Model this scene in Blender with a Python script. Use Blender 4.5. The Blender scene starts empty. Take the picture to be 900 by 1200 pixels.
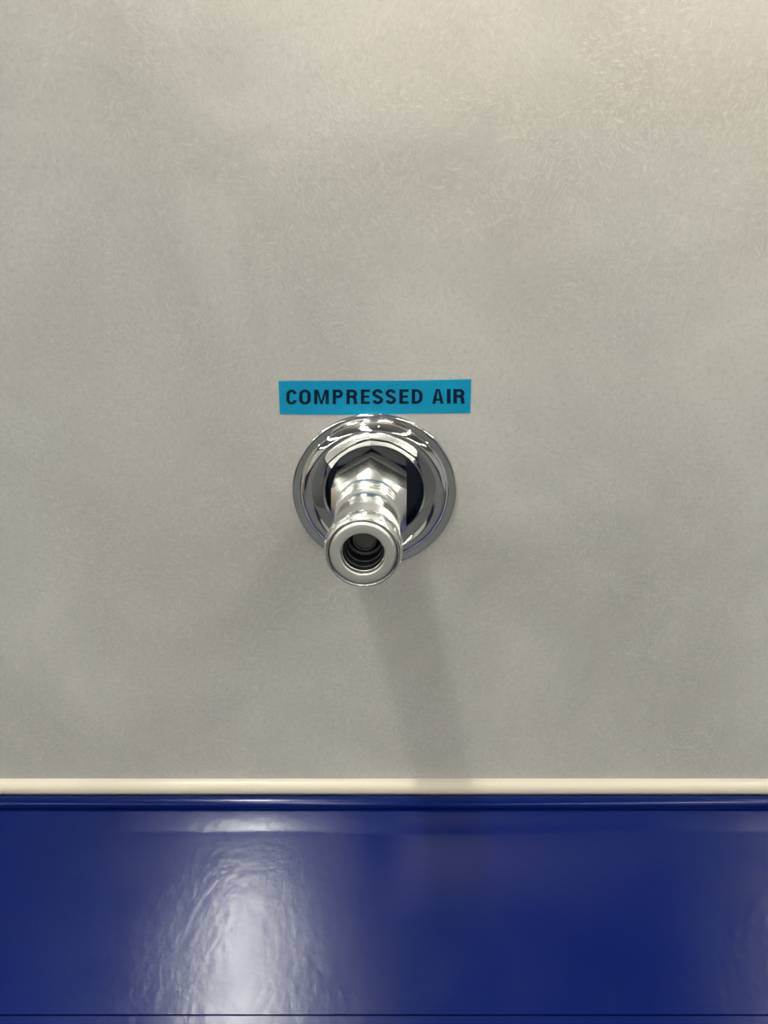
import bpy, bmesh, math, random
from mathutils import Vector, Matrix
random.seed(4)
S = bpy.context.scene
C = S.collection
PI = math.pi
rad = math.radians

# ---------------------------------------------------------------- camera, world, exposure
F = 870.0                       # focal length in pixels of a 900 x 1200 frame
PITCH = rad(24.0)
CD, CZ = 0.272, 1.462           # distance from the wall, height (the outlet is at 1.35)
cam_d = bpy.data.cameras.new('camera'); cam = bpy.data.objects.new('camera', cam_d); C.objects.link(cam)
cam.location = (0, -CD, CZ)
cam.rotation_euler = (PI/2 - PITCH, rad(0.0), 0)
cam_d.sensor_fit = 'VERTICAL'; cam_d.sensor_height = 24; cam_d.sensor_width = 18
cam_d.lens = 24 * F / 1200; cam_d.clip_start = 0.005
S.camera = cam
S.view_settings.view_transform = 'Standard'; S.view_settings.look = 'None'
S.view_settings.exposure = 0.02; S.view_settings.gamma = 1; S.view_settings.use_curve_mapping = False
w = bpy.data.worlds.new('world'); S.world = w; w.use_nodes = True
w.node_tree.nodes['Background'].inputs[0].default_value = (0.8, 0.85, 1, 1)
w.node_tree.nodes['Background'].inputs[1].default_value = 0.05
CEIL = 2.62
# strip lights on the ceiling: x, y of the near end, y of the far end, width, strength, colour
W_ = (0.985, 0.985, 0.90)
STRIPS = [(-0.29, -0.04, -0.56, 0.030, 225, W_), (0.98, -0.04, -0.56, 0.05, 80, W_), (-1.56, -0.04, -0.56, 0.05, 50, W_)]
for _y in (-.95, -2.6, -4.4, -6.2):
    for _x in (-2.77, -1.53, -.29, .95, 2.19): STRIPS.append((_x, _y, _y - 1.2, .18, 17, W_))
# ceiling spots washing the upper wall: x, y, aim x, aim z, watts, cone
WASH = [(.10, -.75, .10, 1.95, 300, 43), (-1.00, -.75, -1.00, 1.95, 180, 43), (1.10, -.75, 1.10, 1.95, 270, 43)]

def ray_on(px, py, y=0.0):
    """where the sight line of a pixel meets the plane at depth y"""
    u, v = (px - 450) / F, (600 - py) / F
    d = Vector((u, math.cos(PITCH) + v * math.sin(PITCH), -math.sin(PITCH) + v * math.cos(PITCH)))
    t = (y + CD) / d.y
    return Vector((0, -CD, CZ)) + d * t

# ---------------------------------------------------------------- materials
def M(name, col=(.5, .5, .5), rough=.5, metal=0.0, **k):
    m = bpy.data.materials.new(name); m.use_nodes = True
    b = m.node_tree.nodes['Principled BSDF']
    b.inputs['Base Color'].default_value = (*col, 1)
    b.inputs['Roughness'].default_value = rough
    b.inputs['Metallic'].default_value = metal
    for a, v in k.items(): b.inputs[a.replace('_', ' ')].default_value = v
    return m

class N:
    def __init__(s, m): s.t = m.node_tree; s.b = s.t.nodes['Principled BSDF']
    def n(s, typ, **k):
        o = s.t.nodes.new(typ)
        for a, v in k.items():
            if a in ('operation', 'blend_type', 'data_type', 'noise_dimensions', 'feature', 'distance', 'wave_type', 'bands_direction', 'invert'): setattr(o, a, v)
        return o
    def l(s, a, b): s.t.links.new(a, b)
    def coord(s, scale=(1, 1, 1)):
        c = s.n('ShaderNodeTexCoord'); mp = s.n('ShaderNodeMapping'); mp.inputs['Scale'].default_value = scale
        s.l(c.outputs['Object'], mp.inputs[0]); return mp.outputs[0]
    def noise(s, vec, scale, detail=4, rough=.55, dist=0.0):
        o = s.n('ShaderNodeTexNoise'); s.l(vec, o.inputs['Vector'])
        o.inputs['Scale'].default_value = scale; o.inputs['Detail'].default_value = detail
        o.inputs['Roughness'].default_value = rough; o.inputs['Distortion'].default_value = dist
        return o
    def ramp(s, fac, stops):
        o = s.n('ShaderNodeValToRGB'); s.l(fac, o.inputs[0])
        e = o.color_ramp.elements
        while len(e) < len(stops): e.new(.5)
        for q, (p, c) in zip(e, stops): q.position = p; q.color = (*c, 1) if len(c) == 3 else c
        return o.outputs[0]
    def mix(s, fac, a, b, mode='MIX'):
        o = s.n('ShaderNodeMix'); o.data_type = 'RGBA'; o.blend_type = mode
        if isinstance(fac, float): o.inputs[0].default_value = fac
        else: s.l(fac, o.inputs[0])
        for i, v in ((6, a), (7, b)):
            if isinstance(v, tuple): o.inputs[i].default_value = (*v, 1)
            else: s.l(v, o.inputs[i])
        return o.outputs[2]
    def math(s, op, a, b=None):
        o = s.n('ShaderNodeMath'); o.operation = op
        for i, v in ((0, a), (1, b)):
            if v is None: continue
            if isinstance(v, (int, float)): o.inputs[i].default_value = v
            else: s.l(v, o.inputs[i])
        return o.outputs[0]
    def bump(s, h, strength, dist, prev=None):
        o = s.n('ShaderNodeBump'); o.inputs['Strength'].default_value = strength; o.inputs['Distance'].default_value = dist
        s.l(h, o.inputs['Height'])
        if prev is not None: s.l(prev, o.inputs['Normal'])
        s.l(o.outputs[0], s.b.inputs['Normal']); return o.outputs[0]

def wall_laminate():
    m = M('textured_grey_laminate', (.36, .345, .31), .42); n = N(m)
    v = n.coord()
    base = n.ramp(n.noise(v, 9, 5, .6, .6).outputs[0], [(.32, (.325, .317, .29)), (.5, (.385, .375, .345)), (.68, (.455, .443, .41))])
    pink = n.ramp(n.noise(v, 4.3, 3, .5, .8).outputs[0], [(.5, (0, 0, 0)), (.62, (1, 1, 1))])
    base = n.mix(n.math('MULTIPLY', pink, .4), base, (.40, .35, .345))
    green = n.ramp(n.noise(n.coord((1.3, 1, .9)), 6.1, 3, .5, .5).outputs[0], [(.52, (0, 0, 0)), (.66, (1, 1, 1))])
    base = n.mix(n.math('MULTIPLY', green, .55), base, (.365, .375, .345))
    # fine short light fibres lying in three directions, each denser in its own clouds
    wp = n.n('ShaderNodeVectorMath'); wp.operation = 'MULTIPLY_ADD'
    n.l(n.noise(v, 90, 2, .5).outputs['Color'], wp.inputs[0]); wp.inputs[1].default_value = (.006, .006, .006); n.l(v, wp.inputs[2])
    hs = []
    for k, (ang, sc) in enumerate(((62, 1.0), (118, 1.15), (8, .9))):
        rt = n.n('ShaderNodeVectorRotate'); rt.rotation_type = 'Y_AXIS'; rt.inputs['Angle'].default_value = rad(ang); n.l(wp.outputs[0], rt.inputs[0])
        st = n.n('ShaderNodeMapping'); st.inputs['Scale'].default_value = (.28 * sc, 1, sc); n.l(rt.outputs[0], st.inputs[0])
        h = n.noise(st.outputs[0], 1120, 1.5, .5).outputs[0]
        cl = n.ramp(n.noise(n.coord((1, 1 + k * .7, 1)), 24 + 5 * k, 3, .6, .5).outputs[0], [(.38, (.15, .15, .15)), (.6, (1, 1, 1))])
        hs.append(n.math('MULTIPLY', n.ramp(h, [(.52, (0, 0, 0)), (.72, (1, 1, 1))]), cl))
    fsum = n.math('MAXIMUM', n.math('MAXIMUM', hs[0], hs[1]), hs[2])
    base = n.mix(n.math('MULTIPLY', fsum, .5), base, (.50, .49, .455))
    dk = n.ramp(n.noise(v, 520, 3, .65).outputs[0], [(.32, (1, 1, 1)), (.5, (0, 0, 0))])
    base = n.mix(n.math('MULTIPLY', dk, .30), base, (.27, .262, .24))
    # sparse long hairline creases
    vo = n.n('ShaderNodeTexVoronoi'); vo.feature = 'DISTANCE_TO_EDGE'; vo.inputs['Scale'].default_value = 42
    w2 = n.n('ShaderNodeVectorMath'); w2.operation = 'MULTIPLY_ADD'
    n.l(n.noise(v, 30, 3, .6).outputs['Color'], w2.inputs[0]); w2.inputs[1].default_value = (.05, .05, .05); n.l(v, w2.inputs[2])
    n.l(w2.outputs[0], vo.inputs['Vector'])
    cr = n.ramp(vo.outputs['Distance'], [(0.0, (1, 1, 1)), (.022, (0, 0, 0))])
    crm = n.math('MULTIPLY', cr, n.ramp(n.noise(v, 23, 3, .6).outputs[0], [(.56, (0, 0, 0)), (.64, (1, 1, 1))]))
    base = n.mix(n.math('MULTIPLY', crm, .16), base, (.58, .565, .52))
    n.l(base, n.b.inputs['Base Color'])
    b1 = n.bump(fsum, .2, .0003)
    n.bump(n.noise(v, 40, 3, .5).outputs[0], .25, .002, b1)
    r = n.ramp(n.noise(v, 16, 3, .6).outputs[0], [(.3, (.36, .36, .36)), (.7, (.5, .5, .5))])
    n.l(r, n.b.inputs['Roughness'])
    return m

def blue_plastic(name, rough, relief):
    m = M(name, (.0008, .006, .07), rough, 0, Specular_IOR_Level=.23); n = N(m)
    v = n.coord()
    c = n.ramp(n.noise(v, 7, 3, .5).outputs[0], [(.3, (.0006, .0065, .072)), (.7, (.001, .008, .086))])
    n.l(c, n.b.inputs['Base Color'])
    if relief:
        o = n.noise(v, 260, 2, .5)
        b1 = n.bump(o.outputs[0], .15, .0005)
        # the leathery grain grows coarser towards the front
        b2 = n.bump(n.noise(v, 60, 3, .55, .6).outputs[0], .055, .0013, b1)
        n.bump(n.noise(v, 12, 2, .5).outputs[0], .05, .002, b2)
        rr = n.ramp(n.noise(v, 24, 4, .6).outputs[0], [(.3, (rough * .85,) * 3), (.7, (rough * 1.15,) * 3)])
        n.l(rr, n.b.inputs['Roughness'])
    return m

def steel(name, col, rough, sc=(1, 1, 1), amt=.05):
    m = M(name, col, rough, 1.0); n = N(m)
    v = n.coord(sc)
    t = n.noise(v, 5000, 2, .5)
    n.l(n.ramp(t.outputs[0], [(.3, (max(rough - amt, .02),) * 3), (.7, (rough + amt,) * 3)]), n.b.inputs['Roughness'])
    
    return m

m_wall = wall_laminate()
m_blue = blue_plastic('glossy_blue_plastic', .195, True)
m_bead = blue_plastic('smooth_blue_plastic', .16, False)
m_cream = M('cream_plastic', (.53, .475, .385), .35); _n = N(m_cream)
_n.bump(_n.noise(_n.coord((.2, 1, 1)), 120, 3, .5).outputs[0], .3, .0006)
m_chrome = M('polished_chrome', (.80, .80, .79), .045, 1.0); _n = N(m_chrome)
_n.bump(_n.noise(_n.coord(), 42, 2, .5).outputs[0], .35, .002)
m_nut = steel('machined_nickel', (.80, .795, .77), .25, (1, 1, 1), .012)
m_turn = steel('turned_nickel', (.88, .87, .85), .2, (.15, 1, .15), .07)
m_knurl = steel('knurled_nickel', (.78, .775, .76), .26, (1, 1, 1), .02)
m_nut_dull = steel('dull_nickel', (.84, .835, .80), .38, (1, 1, 1), .015)
m_face = steel('satin_nickel', (.66, .65, .62), .46, (1, 1, 1), .06)
m_dark = M('dark_bore', (.018, .02, .024), .4, .6)
m_valve = M('grey_valve', (.13, .13, .13), .35, .8)
m_dark_gap = M('painted_dark_gap', (.006, .009, .022), .18)  # near-black paints the darkness of the gap round the nut
m_rubber = M('black_rubber', (.012, .012, .013), .5)
m_label = M('teal_tape', (.0, .235, .40), .5, Specular_IOR_Level=.25); _n = N(m_label)
_n.l(_n.ramp(_n.noise(_n.coord(), 60, 4, .6).outputs[0], [(.3, (0, .205, .37)), (.7, (0, .245, .42))]), _n.b.inputs['Base Color'])
m_ink = M('black_ink', (.001, .010, .024), .6, Specular_IOR_Level=.12)
def painted(name, a, b, rough=.6):
    m = M(name, a, rough); n = N(m)
    n.l(n.ramp(n.noise(n.coord(), 6, 4, .6).outputs[0], [(.3, a), (.7, b)]), n.b.inputs['Base Color']); return m
m_ceil = painted('grey_ceiling_paint', (.26, .26, .26), (.3, .3, .3))
m_room = painted('grey_room_paint', (.40, .40, .40), (.46, .46, .45))
m_floor = painted('grey_carpet_floor', (.085, .087, .092), (.10, .102, .107), .9)
m_house = M('white_lamp_housing', (.7, .7, .7), .4)
def glow(name, col, s):
    m = M(name, (.8, .8, .8), .5); b = m.node_tree.nodes['Principled BSDF']
    b.inputs['Emission Color'].default_value = (*col, 1); b.inputs['Emission Strength'].default_value = s; return m

# ---------------------------------------------------------------- helpers
def link(name, bm, mat, parent=None, smooth=True, angle=35):
    me = bpy.data.meshes.new(name); bm.normal_update(); bm.to_mesh(me); bm.free()
    me.materials.append(mat)
    if smooth:
        for p in me.polygons: p.use_smooth = True
        try: me.set_sharp_from_angle(angle=rad(angle))
        except Exception: pass
    o = bpy.data.objects.new(name, me); C.objects.link(o)
    if parent: o.parent = parent
    return o
def thing(name, label, cat, loc=(0, 0, 0), rot=(0, 0, 0), group=None):
    o = bpy.data.objects.new(name, None); C.objects.link(o); o.location = loc; o.rotation_euler = rot
    o['label'] = label; o['category'] = cat
    if group: o['group'] = group
    return o
def box(bm, x0, x1, y0, y1, z0, z1, bev=0):
    b2 = bmesh.new()
    bmesh.ops.create_cube(b2, size=1)
    for v in b2.verts: v.co = Vector(((x0 + x1) / 2 + v.co.x * (x1 - x0), (y0 + y1) / 2 + v.co.y * (y1 - y0), (z0 + z1) / 2 + v.co.z * (z1 - z0)))
    if bev: bmesh.ops.bevel(b2, geom=b2.edges[:], offset=bev, segments=3, affect='EDGES', profile=.5)
    me = bpy.data.meshes.new('t'); b2.to_mesh(me); b2.free(); bm.from_mesh(me); bpy.data.meshes.remove(me)
    return bm
def lathe(prof, seg=128, close=False):
    """prof: (radius mm, height out of the wall mm) -> axis along -Y"""
    bm = bmesh.new(); rings = []
    for r, p in prof:
        if r <= 1e-6: rings.append([bm.verts.new((0, -p / 1000, 0))]); continue
        rings.append([bm.verts.new((r / 1000 * math.cos(2 * PI * i / seg), -p / 1000, r / 1000 * math.sin(2 * PI * i / seg))) for i in range(seg)])
    pairs = list(zip(rings, rings[1:]))
    if close: pairs.append((rings[-1], rings[0]))
    for a, b in pairs:
        for i in range(seg):
            j = (i + 1) % seg
            if len(a) == 1 and len(b) == 1: continue
            if len(a) == 1: bm.faces.new((a[0], b[i], b[j]))
            elif len(b) == 1: bm.faces.new((a[i], b[0], a[j]))
            else: bm.faces.new((a[i], b[i], b[j], a[j]))
    bmesh.ops.recalc_face_normals(bm, faces=bm.faces)
    return bm
def spline(pts, n=6):
    """Catmull-Rom through (a, b) points"""
    out = []
    P = [pts[0]] + list(pts) + [pts[-1]]
    for k in range(1, len(P) - 2):
        for q in range(n):
            t = q / n
            out.append(tuple(.5 * (2 * P[k][c] + (P[k + 1][c] - P[k - 1][c]) * t + (2 * P[k - 1][c] - 5 * P[k][c] + 4 * P[k + 1][c] - P[k + 2][c]) * t * t
                        + (3 * P[k][c] - P[k - 1][c] - 3 * P[k + 1][c] + P[k + 2][c]) * t ** 3) for c in (0, 1)))
    out.append(tuple(pts[-1])); return out
def extrude_x(prof, x0, x1, n=1, close=True):
    """closed outline in (y, z) swept along X"""
    bm = bmesh.new(); R = []
    for k in range(n + 1):
        x = x0 + (x1 - x0) * k / n
        R.append([bm.verts.new((x, y, z)) for y, z in prof])
    m = len(prof)
    for a, b in zip(R, R[1:]):
        for i in range(m if close else m - 1):
            j = (i + 1) % m; bm.faces.new((a[i], a[j], b[j], b[i]))
    if close: bm.faces.new(R[0][::-1]); bm.faces.new(R[-1])
    bmesh.ops.recalc_face_normals(bm, faces=bm.faces)
    return bm
def struct(name, bm, mat, label=None, smooth=False):
    o = link(name, bm, mat, None, smooth); o['kind'] = 'structure'
    return o

# ---------------------------------------------------------------- room
X0, X1, Y0 = -3.4, 3.4, -8.0
fc = ray_on(438.8, 576.4)                              # centre of the rosette on the wall
wb = bmesh.new(); HR, SQ, NS = .0196, .06, 64          # the wall panel has a round cut-out for the fitting
def rect(k, h):                                       # k-th of NS points round a square
    a = 2 * PI * k / NS; c_, s_ = math.cos(a), math.sin(a); m_ = max(abs(c_), abs(s_))
    return h * c_ / m_, h * s_ / m_
ci = [wb.verts.new((fc.x + HR * math.cos(2 * PI * k / NS), 0, fc.z + HR * math.sin(2 * PI * k / NS))) for k in range(NS)]
cd = [wb.verts.new((v.co.x, .03, v.co.z)) for v in ci]
sq = [wb.verts.new((fc.x + rect(k, SQ)[0], 0, fc.z + rect(k, SQ)[1])) for k in range(NS)]
for k in range(NS):
    j = (k + 1) % NS
    wb.faces.new((ci[k], ci[j], sq[j], sq[k])); wb.faces.new((cd[k], cd[j], ci[j], ci[k]))
wb.faces.new(cd)
cor = [wb.verts.new(p) for p in ((X1, 0, CEIL), (X0, 0, CEIL), (X0, 0, 0), (X1, 0, 0))]
for q in range(4):                                    # side fans, square corner to room corner
    k0 = NS // 8 + q * NS // 4
    wb.faces.new([sq[(k0 + i) % NS] for i in range(NS // 4 + 1)] + [cor[(q + 1) % 4], cor[q]])
bk = [wb.verts.new((v.co.x, .05, v.co.z)) for v in cor]
wb.faces.new(bk)
for q in range(4): wb.faces.new((cor[q], cor[(q + 1) % 4], bk[(q + 1) % 4], bk[q]))
bmesh.ops.recalc_face_normals(wb, faces=wb.faces)
struct('wall_back', wb, m_wall)
struct('wall_left', box(bmesh.new(), X0 - .05, X0, Y0, .05, 0, CEIL), m_room)
struct('wall_right', box(bmesh.new(), X1, X1 + .05, Y0, .05, 0, CEIL), m_room)
struct('wall_front', box(bmesh.new(), X0, X1, Y0 - .05, Y0, 0, CEIL), m_room)
m_navy = painted('navy_for_reflections', (.01, .014, .04), (.014, .018, .05), .4)  # unseen navy bands, added to darken what the chrome reflects
m_tan = painted('tan_for_reflections', (.42, .30, .19), (.46, .33, .21), .4)  # unseen tan slabs, added for warm patches in the chrome's reflections
struct('added_navy_band_1', box(bmesh.new(), X0, X1, Y0, Y0 + .02, 0, .95), m_navy)
struct('added_navy_band_2', box(bmesh.new(), X0, X0 + .02, Y0 + .02, -1.6, 0, .95), m_navy)
struct('added_navy_band_3', box(bmesh.new(), X1 - .02, X1, Y0 + .02, -3.4, 0, .95), m_navy)
struct('added_tan_panel_1', box(bmesh.new(), X0, X0 + .04, -1.5, -.5, 0, 2.1), m_tan)
struct('added_tan_panel_2', box(bmesh.new(), .6, 1.6, Y0 + .02, Y0 + .06, 0, 2.1), m_tan)
struct('floor', box(bmesh.new(), X0, X1, Y0, .05, -.05, 0), m_floor)
struct('ceiling', box(bmesh.new(), X0, X1, Y0, .05, CEIL, CEIL + .05), m_ceil)
for i, (x, ya, yb, wd, st, col) in enumerate(STRIPS):
    t = thing('ceiling_light', ['short narrow strip light at the wall, left of the outlet', 'short strip light at the wall, right of the outlet', 'short strip light at the wall, near the left corner'][i] if i < 3 else 'long white strip light on the ceiling away from the wall', 'light', (x, (ya + yb) / 2, CEIL - .03), group='ceiling strip lights')
    h = abs(ya - yb) / 2
    link('housing', box(bmesh.new(), -wd / 2 - .012, wd / 2 + .012, -h - .012, h + .012, .003, .03, .003), m_house, t)
    link('diffuser', box(bmesh.new(), -wd / 2, wd / 2, -h, h, -.01, .003, .002), glow('lit_diffuser', col, st), t)

for i, (x, y, ax_, az_, wt, cone) in enumerate(WASH):
    t = thing('ceiling_spotlight', 'small white ceiling spotlight aimed at the upper wall', 'light', (x, y, CEIL), group='ceiling spotlights')
    d = Vector((ax_ - x, -y, az_ - CEIL + .07)).normalized()
    can = lathe([(0, 0), (22, 0), (30, 6), (30, 70), (27, 70), (27, 20), (0, 18)], 40)
    bmesh.ops.transform(can, matrix=Matrix.Translation((0, 0, -.03)) @ d.to_track_quat('-Y', 'Z').to_matrix().to_4x4(), verts=can.verts)
    link('lamp_can', can, m_house, t)
    link('mount', box(bmesh.new(), -.02, .02, -.02, .02, -.04, 0, .003), m_house, t)
    ld = bpy.data.lights.new('spot', 'SPOT'); ld.energy = wt; ld.color = (1.0, .86, .74)
    ld.spot_size = rad(cone); ld.spot_blend = 1.0; ld.shadow_soft_size = .02
    lo_ = bpy.data.objects.new('bulb', ld); C.objects.link(lo_); lo_.parent = t
    lo_.location = Vector((0, 0, -.03)) + d * .075
    lo_.rotation_euler = d.to_track_quat('-Z', 'Y').to_euler()

# ---------------------------------------------------------------- cream trim and blue console
zt = ray_on(450, 912).z
tr = [(-.0002, zt), (-.0012, zt - .0001), (-.0026, zt - .0007), (-.0036, zt - .0018), (-.0042, zt - .0032), (-.0043, zt - .0048), (-.0040, zt - .0058), (-.0002, zt - .0058)]
struct('trim_1', extrude_x(tr, X0, X1, 1), m_cream, smooth=True)

SL = rad(20)
con = thing('console', 'glossy blue sloping console top with raised rear bead below the cream strip', 'console', (0, -.0, 0))
zb = zt - .0118
ay, az = -.0095, zb                                   # where the sloping top starts, in front of the bead
def on_slope(s, up=0): return (ay - s * math.cos(SL) - up * math.sin(SL), az - s * math.sin(SL) + up * math.cos(SL))
bc, br = (-.0062, zt - .0088), .0031
bead = [(bc[0] + br * math.cos(a) * 1.0, bc[1] + br * math.sin(a) * .95) for a in [rad(q) for q in range(-60, 250, 10)]]
link('rear_bead', extrude_x(bead, -.95, .95, 1), m_bead, con)
# the top is a pressed panel: shallow step behind, then a broad face
s1, s2 = .0092, .081
top = [on_slope(-.006), on_slope(.0), on_slope(s1 - .0012), on_slope(s1 - .0002, -.00012), on_slope(s1 + .0008, -.00008), on_slope(s1 + .004, 0), on_slope(s2 - .0003), on_slope(s2 - .0001, -.0003), on_slope(s2 - .0001, -.008), on_slope(-.006, -.008)]
def plate(prof):
    bm = extrude_x(prof, -.95, .95, 190); return bm
tp = plate(top)
for v in tp.verts:                                    # the pressed step wanders a little
    q = v.co.x
    d = .0010 * math.sin(q * 17 + 1.0) + .0006 * math.sin(q * 43)
    s = -(v.co.y - ay) / math.cos(SL)
    if .0065 < s < .0145: v.co.y -= d * math.cos(SL); v.co.z -= d * math.sin(SL)
link('top_panel', tp, m_blue, con, angle=50)
fe = [on_slope(s2 + .0001, -.008), on_slope(s2 + .0001, -.0003), on_slope(s2 + .0003, 0), on_slope(.112), on_slope(.118, -.001), on_slope(.122, -.005), on_slope(.1235, -.012), on_slope(.1235, -.03), on_slope(.119, -.03), on_slope(.117, -.008)]
link('front_edge', extrude_x(fe, -.95, .95, 1), m_blue, con)
yb, zf = on_slope(.117, -.008)
body = [(-.004, zt - .012), (-.0095, az - .009), (yb, zf - .002), (yb, .08), (-.004, .08)]
link('cabinet_body', extrude_x(body, -.94, .94, 1), m_bead, con)
link('plinth', box(bmesh.new(), -.92, .92, yb + .02, -.006, 0, .08), m_rubber, con)

# ---------------------------------------------------------------- tape label
c4 = [ray_on(326.5, 446.3), ray_on(552.3, 444.3), ray_on(551, 483.9), ray_on(328, 485.3)]
lo = sum(c4, Vector()) / 4
lab = thing('label_tape', 'teal tape label reading COMPRESSED AIR above the chrome outlet', 'label', (lo.x, 0, lo.z))
bm = bmesh.new(); NX = 24; g = []
for i in range(NX + 1):
    u = i / NX
    a = c4[0].lerp(c4[1], u); b = c4[3].lerp(c4[2], u)
    a = a + Vector((0, 0, -.00018 * math.sin(PI * u) + .0001 * math.sin(7 * u)))
    b = b + Vector((0, 0, -.00035 * math.sin(PI * min(1, u * 1.4))))
    col = []
    for p, yy in ((a, 0), (a, -.00022), (b, -.00022), (b, 0)):
        col.append(bm.verts.new((p.x - lo.x, yy, p.z - lo.z)))
    g.append(col)
for a, b in zip(g, g[1:]):
    for k in range(3): bm.faces.new((a[k], a[k + 1], b[k + 1], b[k]))
bm.faces.new(g[0]); bm.faces.new(g[-1][::-1])
bmesh.ops.recalc_face_normals(bm, faces=bm.faces)
link('tape', bm, m_label, lab, smooth=False)

# lettering: each glyph a band of constant stroke in a cap height of 1
def arc(cx, cy, rx, ry, a0, a1, n=10):
    return [(cx + rx * math.cos(rad(a0 + (a1 - a0) * k / n)), cy + ry * math.sin(rad(a0 + (a1 - a0) * k / n))) for k in range(n + 1)]
def band(path, w, wv=None, closed=False):
    wv = wv or w; L = []; n = len(path)
    for i in range(n):
        if closed: a, b = path[i - 1], path[(i + 1) % n]
        else: a, b = path[max(i - 1, 0)], path[min(i + 1, n - 1)]
        dx, dy = b[0] - a[0], b[1] - a[1]; l = math.hypot(dx, dy) or 1
        nx, ny = -dy / l, dx / l
        L.append(((path[i][0] + nx * w / 2, path[i][1] + ny * wv / 2), (path[i][0] - nx * w / 2, path[i][1] - ny * wv / 2)))
    q = [(L[i][0], L[i + 1][0], L[i + 1][1], L[i][1]) for i in range(n - 1)]
    if closed: q.append((L[-1][0], L[0][0], L[0][1], L[-1][1]))
    return q
T, TV = .232, .18                                    # stem and bar thickness
def R_(x0, y0, x1, y1): return [((x0, y0), (x1, y0), (x1, y1), (x0, y1))]
def glyph(ch):
    """quads in x 0..width, y 0..1"""
    t, tv = T / 2, TV / 2
    if ch == 'I': return .205, R_(0, 0, T, 1)
    if ch == 'E': return .60, R_(0, 0, T, 1) + R_(T, 0, .60, TV) + R_(T, 1 - TV, .60, 1) + R_(T, .425, .56, .585)
    if ch in 'PR':
        w = .72
        y1, y0 = 1 - tv, .435 + tv - .02
        ry = (y1 - y0) / 2
        p = [(T, y1)] + arc(w - t - ry * .95, (y1 + y0) / 2, ry * .95, ry, 90, -90, 12) + [(T, y0)]
        q = R_(0, 0, T, 1) + band(p, T, TV)
        if ch == 'R': q += band([(w - t - .10, y0 - .02), (w - t - .03, .34), (w - t - .015, .22), (w - t + .0, .08), (w - t + .0, 0)], T)
        return w + .02, q
    if ch == 'D':
        w = .74; rx = .30
        p = [(T, 1 - tv)] + arc(w - t - rx, 1 - tv - .34, rx, .34, 90, 0, 8) + arc(w - t - rx, tv + .34, rx, .34, 0, -90, 8) + [(T, tv)]
        return w, R_(0, 0, T, 1) + band(p, T, TV)
    if ch == 'O':
        w = .78; rx = w / 2 - t; ry = .30
        p = arc(w / 2, .5 + .20, rx, ry + .0, 180, 0, 14) + arc(w / 2, .5 - .20, rx, ry, 0, -180, 14)
        p = [(x, .5 + (y - .5) * (.5 - tv + .015) / .5) for x, y in p]
        return w, band(p, T, TV, closed=True)
    if ch == 'C':
        w = .74; rx = w / 2 - t
        p = arc(w / 2, .70, rx, .30, 8, 180, 14) + arc(w / 2, .30, rx, .30, 180, 352, 14)
        p = [(x, .5 + (y - .5) * (.5 - tv + .015) / .5) for x, y in p]
        return w, band(p, T, TV)
    if ch == 'S':
        w = .70; rx = w / 2 - t
        p = arc(w / 2, .745, rx, .255, 12, 180, 12) + [(t + .03, .63), (w / 2 - .07, .545), (w / 2 + .07, .455), (w - t - .03, .37)] + arc(w / 2, .255, rx, .255, 0, -168, 12)
        p = [(x, .5 + (y - .5) * (.5 - tv + .015) / .5) for x, y in p]
        return w, band(p, T, TV)
    if ch == 'A':
        w = .80; q = [((0, 0), (T * 1.06, 0), (w / 2 + .01, 1), (w / 2 - T / 2 - .02, 1)), ((w, 0), (w / 2 + T / 2 + .02, 1), (w / 2 - .01, 1), (w - T * 1.06, 0))]
        return w, q + R_(.2, .2, w - .2, .345)
    if ch == 'M':
        w = .98; s = T * .95
        return w, R_(0, 0, s, 1) + R_(w - s, 0, w, 1) + [((s * .6, 1), (s * 1.25, 1), (w / 2 + .07, 0), (w / 2 - .07, 0)), ((w - s * 1.25, 1), (w - s * .6, 1), (w / 2 + .07, 0), (w / 2 - .07, 0))]
# measured left and right edge of every letter in the photograph's row
row = [('C', 335.6, 348.0), ('O', 350.6, 364.3), ('M', 368.2, 385.4), ('P', 390.0, 402.3), ('R', 406.0, 419.0), ('E', 422.9, 433.4), ('S', 436.2, 449.0),
       ('S', 451.7, 464.2), ('E', 468.0, 478.8), ('D', 482.5, 495.2), ('A', 506.3, 520.0), ('I', 523.6, 527.4), ('R', 531.2, 544.8)]
bm = bmesh.new()
TH = .00005
for ch, xa, xb in row:
    f = (xa - 335) / 210
    ytop, ybot = 456.6 - 1.0 * f, 473.6 - .9 * f
    w, quads = glyph(ch)
    for qi, q in enumerate(quads):
        vs = []
        for (gx, gy) in q:
            p = ray_on(xa + (xb - xa) * gx / w, ybot + (ytop - ybot) * gy)
            vs.append((p.x - lo.x, p.z - lo.z))
        fr = [bm.verts.new((x, -.00022 - TH - qi * 2e-6, z)) for x, z in vs]
        bm.faces.new(fr)
# keep every face turned to the room
bm.normal_update()
for f_ in bm.faces:
    if f_.normal.y > 0: f_.normal_flip()
link('lettering', bm, m_ink, lab, smooth=False)['label'] = 'black capital letters reading COMPRESSED AIR'

# ---------------------------------------------------------------- chrome rosette
ros = thing('wall_rosette', 'polished chrome round rosette on the grey wall around the air coupling', 'rosette', (fc.x, 0, fc.z))
outer = [(32.3, 0), (32.45, .5), (32.35, 1.0), (32.0, 1.35), (31.2, 1.5), (30.2, 1.48), (29.3, 1.4)]
dish = spline([(29.3, 1.4), (28.7, 2.2), (27.8, 3.0), (26.5, 3.6), (25.0, 3.65), (23.6, 3.15), (22.2, 2.45), (20.9, 1.8), (20.0, 1.35), (19.5, .9), (19.3, .2)], 8)
link('dish', lathe(dish, 160), m_chrome, ros, angle=60)
link('rim', lathe(spline(outer, 5), 160), m_chrome, ros, angle=60)

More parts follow.
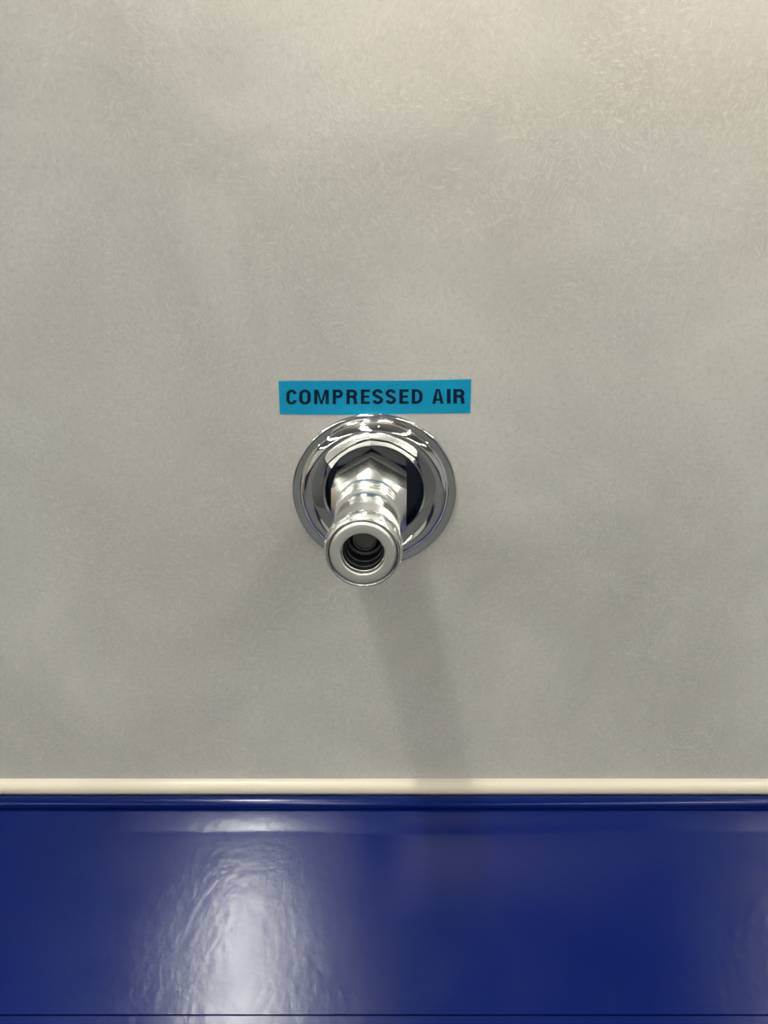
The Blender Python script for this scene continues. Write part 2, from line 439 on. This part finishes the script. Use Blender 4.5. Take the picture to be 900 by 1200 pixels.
link('dark_gap_lining', lathe([(20.2, .3), (19.5, .45), (19.2, .1), (18.9, -1), (18.8, -5), (10, -5)], 96), m_dark_gap, ros)  # added lining, coloured dark for the shade and dark reflections round the nut

# ---------------------------------------------------------------- quick coupling
TU, TL = rad(3.8), rad(-1.6)                             # it points slightly up and to the left
cp = thing('air_coupling', 'nickel quick coupling with open bore sticking out of the chrome rosette', 'coupling', (fc.x - .0012, 0, fc.z + .0001), (-TU, 0, TL))
LEN = 62.3
def hexnut(af, p0, p1, cham0, cham1, drop0=.4, drop1=.6, seg=120):
    """hexagon, corners up and down, with conical chamfers that cut a crisp curve into every flat"""
    crn = af / 2 / math.cos(rad(30)); bm = bmesh.new(); cols = []
    for k in range(seg):
        a = 2 * PI * k / seg
        hr = af / 2 / math.cos((a + rad(30)) % rad(60) - rad(30))
        r0, r1 = af / 2 - drop0, af / 2 - drop1
        pts = []
        if cham0: pts += [(p0, r0), (p0 + (hr - r0) * cham0, hr)]
        else: pts += [(p0, hr)]
        if cham1: pts += [(p1 - (hr - r1) * cham1, hr), (p1, r1)]
        else: pts += [(p1, hr)]
        cols.append([bm.verts.new((r / 1000 * math.cos(a), -p / 1000, r / 1000 * math.sin(a))) for p, r in pts])
    for a, b in zip(cols, cols[1:] + cols[:1]):
        for i in range(len(a) - 1): bm.faces.new((a[i], a[i + 1], b[i + 1], b[i]))
    bm.faces.new([c[0] for c in cols]); bm.faces.new([c[-1] for c in cols][::-1])
    bmesh.ops.recalc_face_normals(bm, faces=bm.faces)
    return bm
link('lock_nut', hexnut(27.6, -4.5, 5.5, 1.3, 0, .2, .3), m_nut_dull, cp, angle=18)
link('joint_ring', lathe([(12, 5.4), (13.6, 5.4), (13.6, 6.4), (12, 6.4)], 64), m_rubber, cp)
link('hex_body', hexnut(27.7, 6.1, 23.4, 0, .8, .2, 1.4), m_nut, cp, angle=18)
neck = [(12.9, 22.6), (12.7, 23.3), (12.4, 23.9), (12.3, 25.6), (12.0, 25.8), (12.0, 26.2), (12.3, 26.4), (12.3, 27.8), (11.9, 28.0), (11.9, 28.4), (12.1, 28.6), (12.1, 30.0), (11.6, 30.3), (11.6, 30.8), (11.8, 31.0), (11.8, 32.4), (11.3, 33.2), (10.9, 34.5), (10.8, 38), (10.9, 43), (11.1, 45), (11.3, 45.6)]
link('neck', lathe(neck, 96), m_turn, cp, angle=30)
# knurled collar: crossing diamond ridges
def knurl(ra, rb, p0, p1, n, rows, h=.2):
    bm = bmesh.new(); R = []
    N2 = n * 2
    for k in range(rows + 1):
        r = ra + (rb - ra) * k / rows
        p = p0 + (p1 - p0) * k / rows
        R.append([bm.verts.new(((r + (h if (i + k) % 2 == 0 else 0)) / 1000 * math.cos(2 * PI * i / N2), -p / 1000, (r + (h if (i + k) % 2 == 0 else 0)) / 1000 * math.sin(2 * PI * i / N2))) for i in range(N2)])
    for a, b in zip(R, R[1:]):
        for i in range(N2):
            j = (i + 1) % N2; bm.faces.new((a[i], b[i], b[j], a[j]))
    return bm
bmk = knurl(11.15, 11.95, 45.4, 55.6, 56, 15, .6)
link('knurled_band', bmk, m_knurl, cp, smooth=False)
sl = [(10.9, 44.8), (11.2, 45.2), (11.1, 46), (11.8, 55.4), (12.15, 55.6), (12.15, 59.9), (12.3, 60.1), (12.35, 60.6), (12.0, 61.1), (11.5, 61.3), (11.15, 61.2), (11.1, 60.6), (11.1, 52)]
slv = link('sleeve', lathe(sl, 128), m_turn, cp, angle=30)
# two staggered rows of raised lugs round the sleeve
def lug(p0, p1, a0, a1, r0, r1):
    bm = bmesh.new(); n = 6; R = []
    for k in range(n + 1):
        a = rad(a0 + (a1 - a0) * k / n); c, s = math.cos(a), math.sin(a)
        R.append([bm.verts.new((r / 1000 * c, -p / 1000, r / 1000 * s)) for r, p in ((r0, p0), (r1 - .06, p0), (r1, p0 + .12), (r1, p1 - .12), (r1 - .06, p1), (r0, p1))])
    for a, b in zip(R, R[1:]):
        for i in range(5): bm.faces.new((a[i], a[i + 1], b[i + 1], b[i]))
    bm.faces.new(R[0]); bm.faces.new(R[-1][::-1])
    bmesh.ops.recalc_face_normals(bm, faces=bm.faces)
    return bm
for rowi, (p0, p1) in enumerate(((55.9, 57.6), (57.9, 59.6))):
    for k in range(14):
        a = k * 360 / 14 + rowi * 180 / 14
        link('lug', lug(p0, p1, a, a + 20.5, 12.0, 12.75), m_turn, slv, angle=30)
link('gap_ring', lathe([(11.2, 60.2), (10.5, 60.2), (10.5, 55)], 96), m_rubber, cp)
fr = [(10.5, 54.0), (10.75, 55.0)] + [(10.75, LEN - 1.0)] + [(10.75 - .9 * (1 - math.cos(rad(q))), LEN - 1.0 + 1.0 * math.sin(rad(q))) for q in range(15, 91, 15)] + [(7.45, LEN)] + [(7.45 - .5 * math.sin(rad(q)), LEN - .5 * (1 - math.cos(rad(q)))) for q in range(15, 91, 15)] + [(6.9, LEN - 2.4), (6.75, LEN - 2.5)]
link('front_ring', lathe(fr, 128), m_face, cp, angle=40)
br_ = [(6.6, LEN - 2.4), (6.6, LEN - 4.5), (6.2, LEN - 4.8), (6.2, LEN - 8), (5.9, LEN - 8.2), (5.9, LEN - 12), (6.3, LEN - 12.2), (6.3, LEN - 14), (5.4, LEN - 14.3), (5.4, LEN - 20), (0, LEN - 20)]
link('bore', lathe(br_, 96), m_dark, cp)
vl = [(0, LEN - 13.2), (3.4, LEN - 13.2), (3.6, LEN - 12.4), (4.0, LEN - 12.4), (4.1, LEN - 13), (4.1, LEN - 19)]
link('valve', lathe(vl, 64), m_valve, cp)
